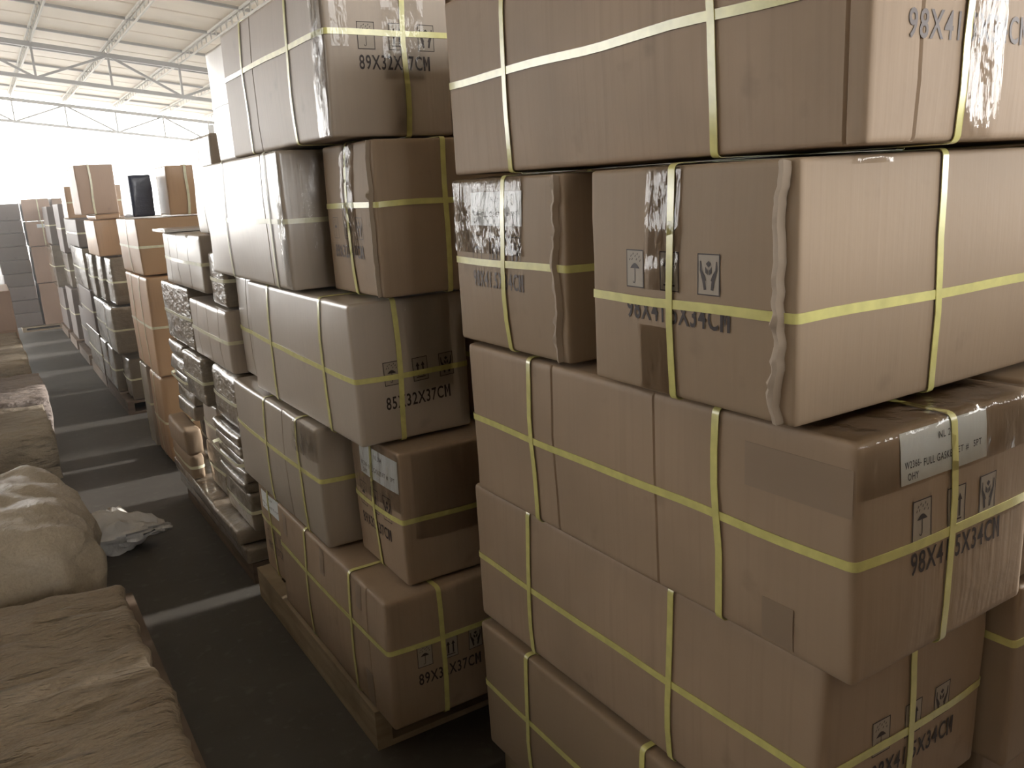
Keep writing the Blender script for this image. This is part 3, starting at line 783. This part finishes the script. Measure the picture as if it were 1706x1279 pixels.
# ------------------------------------------------------------------ left side: covered piles
def draped(name, label, x0, y0, x1, y1, z0, z1, mat, seed, amp=.012, r=.05, dome=.0, res=.022, fold=(1.5, 5, 1.5), cat='pile', group=None, hang=.0, crisp=1.0, parent=None, lab=True):
    o_ = Vector((seed*3.1, seed*1.7, seed))
    w, l, h = x1-x0, y1-y0, z1-z0
    nx, ny_, nz_ = max(3, int(w/res)), max(3, int(l/res)), max(3, int(h/res))
    V, F, idx = [], [], {}
    def vid(i, j, k):
        if (i, j, k) in idx: return idx[(i, j, k)]
        p = [w*i/nx, l*j/ny_, h*k/nz_]
        rr = min(r, w*.45, l*.45, h*.45)
        inn = [min(max(p[a], rr), (w, l, h)[a]-rr) for a in range(3)]
        n = Vector([p[a]-inn[a] for a in range(3)])
        n = n.normalized() if n.length > 1e-7 else Vector((0, 0, 1))
        q = Vector(inn)+n*rr
        if k: 
            f = Vector((q.x*fold[0], q.y*fold[1], q.z*fold[2]))
            d = amp*mn.noise(f*3+o_) + amp*.7*mn.noise(f*8+o_) + amp*1.6*mn.noise(q*2.2+o_)
            d -= amp*1.8*crisp*abs(mn.noise(f*4.5-o_)) + amp*.9*crisp*abs(mn.noise(f*11+o_)) + amp*1.3*(1-crisp)*abs(mn.noise(f*2.2-o_))
            t = (q.x/w, q.y/l, q.z/h)
            q += n*d
            q.z += dome*(1-(2*t[0]-1)**2)*(1-(2*t[1]-1)**2)*t[2]
            if hang: q += Vector((n.x, n.y, 0))*hang*(1-t[2])*(mn.noise(Vector((q.x*5, q.y*5, seed)))+.4)
        idx[(i, j, k)] = len(V); V.append(q); return idx[(i, j, k)]
    for j in range(ny_):
        for k in range(nz_):
            F.append((vid(0, j, k), vid(0, j, k+1), vid(0, j+1, k+1), vid(0, j+1, k))); F.append((vid(nx, j, k), vid(nx, j+1, k), vid(nx, j+1, k+1), vid(nx, j, k+1)))
    for i in range(nx):
        for k in range(nz_):
            F.append((vid(i, 0, k), vid(i+1, 0, k), vid(i+1, 0, k+1), vid(i, 0, k+1))); F.append((vid(i, ny_, k), vid(i, ny_, k+1), vid(i+1, ny_, k+1), vid(i+1, ny_, k)))
    for i in range(nx):
        for j in range(ny_):
            F.append((vid(i, j, 0), vid(i, j+1, 0), vid(i+1, j+1, 0), vid(i+1, j, 0))); F.append((vid(i, j, nz_), vid(i+1, j, nz_), vid(i+1, j+1, nz_), vid(i, j+1, nz_)))
    o = mk(name, V, F, mat, parent, smooth=80, loc=(x0, y0, z0))
    if lab: tag(o, label, cat, group)
    return o
PL = 'pallets under the left row'
pallet('wooden pallet sticking out under the brown cloth-covered pile', -.70, 1.62, .965, 1.55, h=.10, mat=M_WOODD, nboards=3, gap=.014, group=PL)
draped('cloth_covered_pile', 'square pile under rough brown cloth, nearest on the left', -.85, .75, .165, 2.13, .102, .60, M_BURLAP, 1, amp=.010, r=.025, res=.018, fold=(1.2, 4, 1.2))
pallet('dark pallet under the crumpled beige-covered bale', -.75, 3.22, .93, .50, h=.10, mat=M_WOODD, nboards=3, group=PL)
draped('covered_bale', 'rounded bale draped in crumpled beige sheet beside the dark aisle', -.80, 2.34, .155, 3.50, .102, .60, M_DRAPE, 2, amp=.034, r=.17, dome=.05, res=.022, fold=(.9, 1.5, 1.4), crisp=.25, cat='bale')
GL = 'low sacking-covered piles along the left'
for lab, y0, y1, z1, xr_, m, sd in (
    ('low greyish sacking pile just behind the beige bale', 3.75, 4.45, .60, .135, M_SACK, 3),
    ('low purplish brown pile, second behind the beige bale', 4.52, 5.25, .61, .160, M_SACKP, 4),
    ('low greyish pile, third behind the beige bale', 5.32, 6.05, .66, .145, M_SACK, 5),
    ('flat-topped brown pile in front of the pink carton', 6.15, 7.2, .62, .15, M_SACK, 6)):
    o = empty('sacking_covered_pile', (0, 0, 0)); tag(o, lab, 'pile', GL)
    n = 3; zz = .0; 
    for k in range(n):
        h = z1/n; e = .03*mn.noise(Vector((sd, k*3.3, 1)))
        draped('covered_layer', '', -.75+e, y0+e, xr_+e, y1+e*.5, zz, zz+h-.002, m, sd*7+k, amp=.009, r=.018, res=.035, lab=False, parent=o); zz += h
o, B = carton('pinkish carton at the left picture edge in front of the grey ones', -.40, 7.35, 0, .55, .7, .90, hs=(), mat=M_PINK, strap=M_STRAPW, hz=(.3, .6))
o, B = carton('white and blue woven bale at the left edge, far down the aisle', -.45, 9.2, 0, .50, .7, 1.25, name='woven_bale', cat='bale', mat=M_WHITE, r=.05, nz=.01)

# plastic bag on the floor
def bag():
    V, F = [], []; nu, nv = 44, 26
    for j in range(nv+1):
        b = -pi/2+pi*j/nv
        for i in range(nu):
            a = 2*pi*i/nu
            x, y, z = cos(b)*cos(a), cos(b)*sin(a), sin(b)
            tap = 1 if x < .1 else 1-.80*((x-.1)/.9)**1.1
            p = Vector((x*.19*(1.15 if x > 0 else .75), y*.105*tap, (z*.055+.0)*(tap*.8+.2)))
            q = Vector((x, y, z)); d = .022*mn.noise(q*2.6)+.014*mn.noise(q*6)-.012*abs(mn.noise(q*4.2+Vector((4, 0, 0))))
            p += q*d; p.z = max(p.z, -.045); V.append(p)
    for j in range(nv):
        for i in range(nu): a = j*nu+i; b_ = j*nu+(i+1) % nu; F.append((a, b_, b_+nu, a+nu))
    o = mk('plastic_bag', V, F, M_BAG, smooth=60, loc=(.30, 3.90, .078)); o.rotation_euler = (0, 0, radians(-18)); o.scale = (1.08, 1.2, 1.7)
    tag(o, 'crumpled translucent plastic bag lying on the floor beside the bale', 'bag')
bag()

# haze volume added to stand in for lens bloom around the far opening
hm = D.materials.new('bloom_haze'); hm.use_nodes = True; t = hm.node_tree
t.nodes.remove(t.nodes['Principled BSDF']); vs = N(t, 'ShaderNodeVolumeScatter'); vs.inputs['Density'].default_value = HAZE; vs.inputs['Anisotropy'].default_value = .75
t.links.new(vs.outputs[0], t.nodes['Material Output'].inputs['Volume'])
hz_ = sbox('bloom_haze', (XL+.05, 3.0, .02), (XR-.05, YE-.1, 3.7), hm); tag(hz_, kind='structure')

# beyond the open end
o = empty('blue_canopy', (0, 0, 0)); tag(o, 'pale blue canopy roof seen far outside the open end', 'canopy')
V, F = [], []; boxvf(V, F, (-2.5, 46, 1.95), (2.2, 50, 2.05)); mk('canopy_roof', V, F, plain('pale_blue_sheet', (.25, .40, .75), .5), o)
for x in (-2.4, 2.1):
    for y in (46.1, 49.9): sbox('canopy_post', (x-.05, y-.05, -.13), (x+.05, y+.05, 1.95), M_STEEL, o)

for i, (yy, hh) in enumerate(((.62, 1.95), (1.66, 1.95))):  # hidden cartons added to keep the sun out of the near gap
    carton(('tall carton', 'second tall carton')[i] + ' added as a sun block, hidden behind the nearest stacks', 1.95, yy, 0, .9, 1.0, hh, group='added sun-blocking cartons', res=.3)
for i in range(5):  # unseen row added to darken the lower aisle sides of the stacks
    carton('added tall carton %s of the unseen shading row on the left' % ('nearest', 'second', 'middle', 'fourth', 'farthest')[i], -2.7, -1.2+1.9*i, 0, 1.0, 1.8, 1.30, group='added shading cartons on the left', res=.3)
# unseen cartons added behind the viewpoint, right, to shade the nearest stack's lower cartons
GB = 'added shading cartons behind the viewpoint'
for i in range(4):
    for j in range(4):
        carton('added shading carton in the %s layer of the row behind the viewpoint, %s from the aisle' % (('lowest', 'second', 'third', 'top')[i], ('first', 'second', 'third', 'fourth')[j]), .55+j*2.02, -.60-.004*i, .002+.345*i, 1.98, .415, .34, group=GB, res=.2)
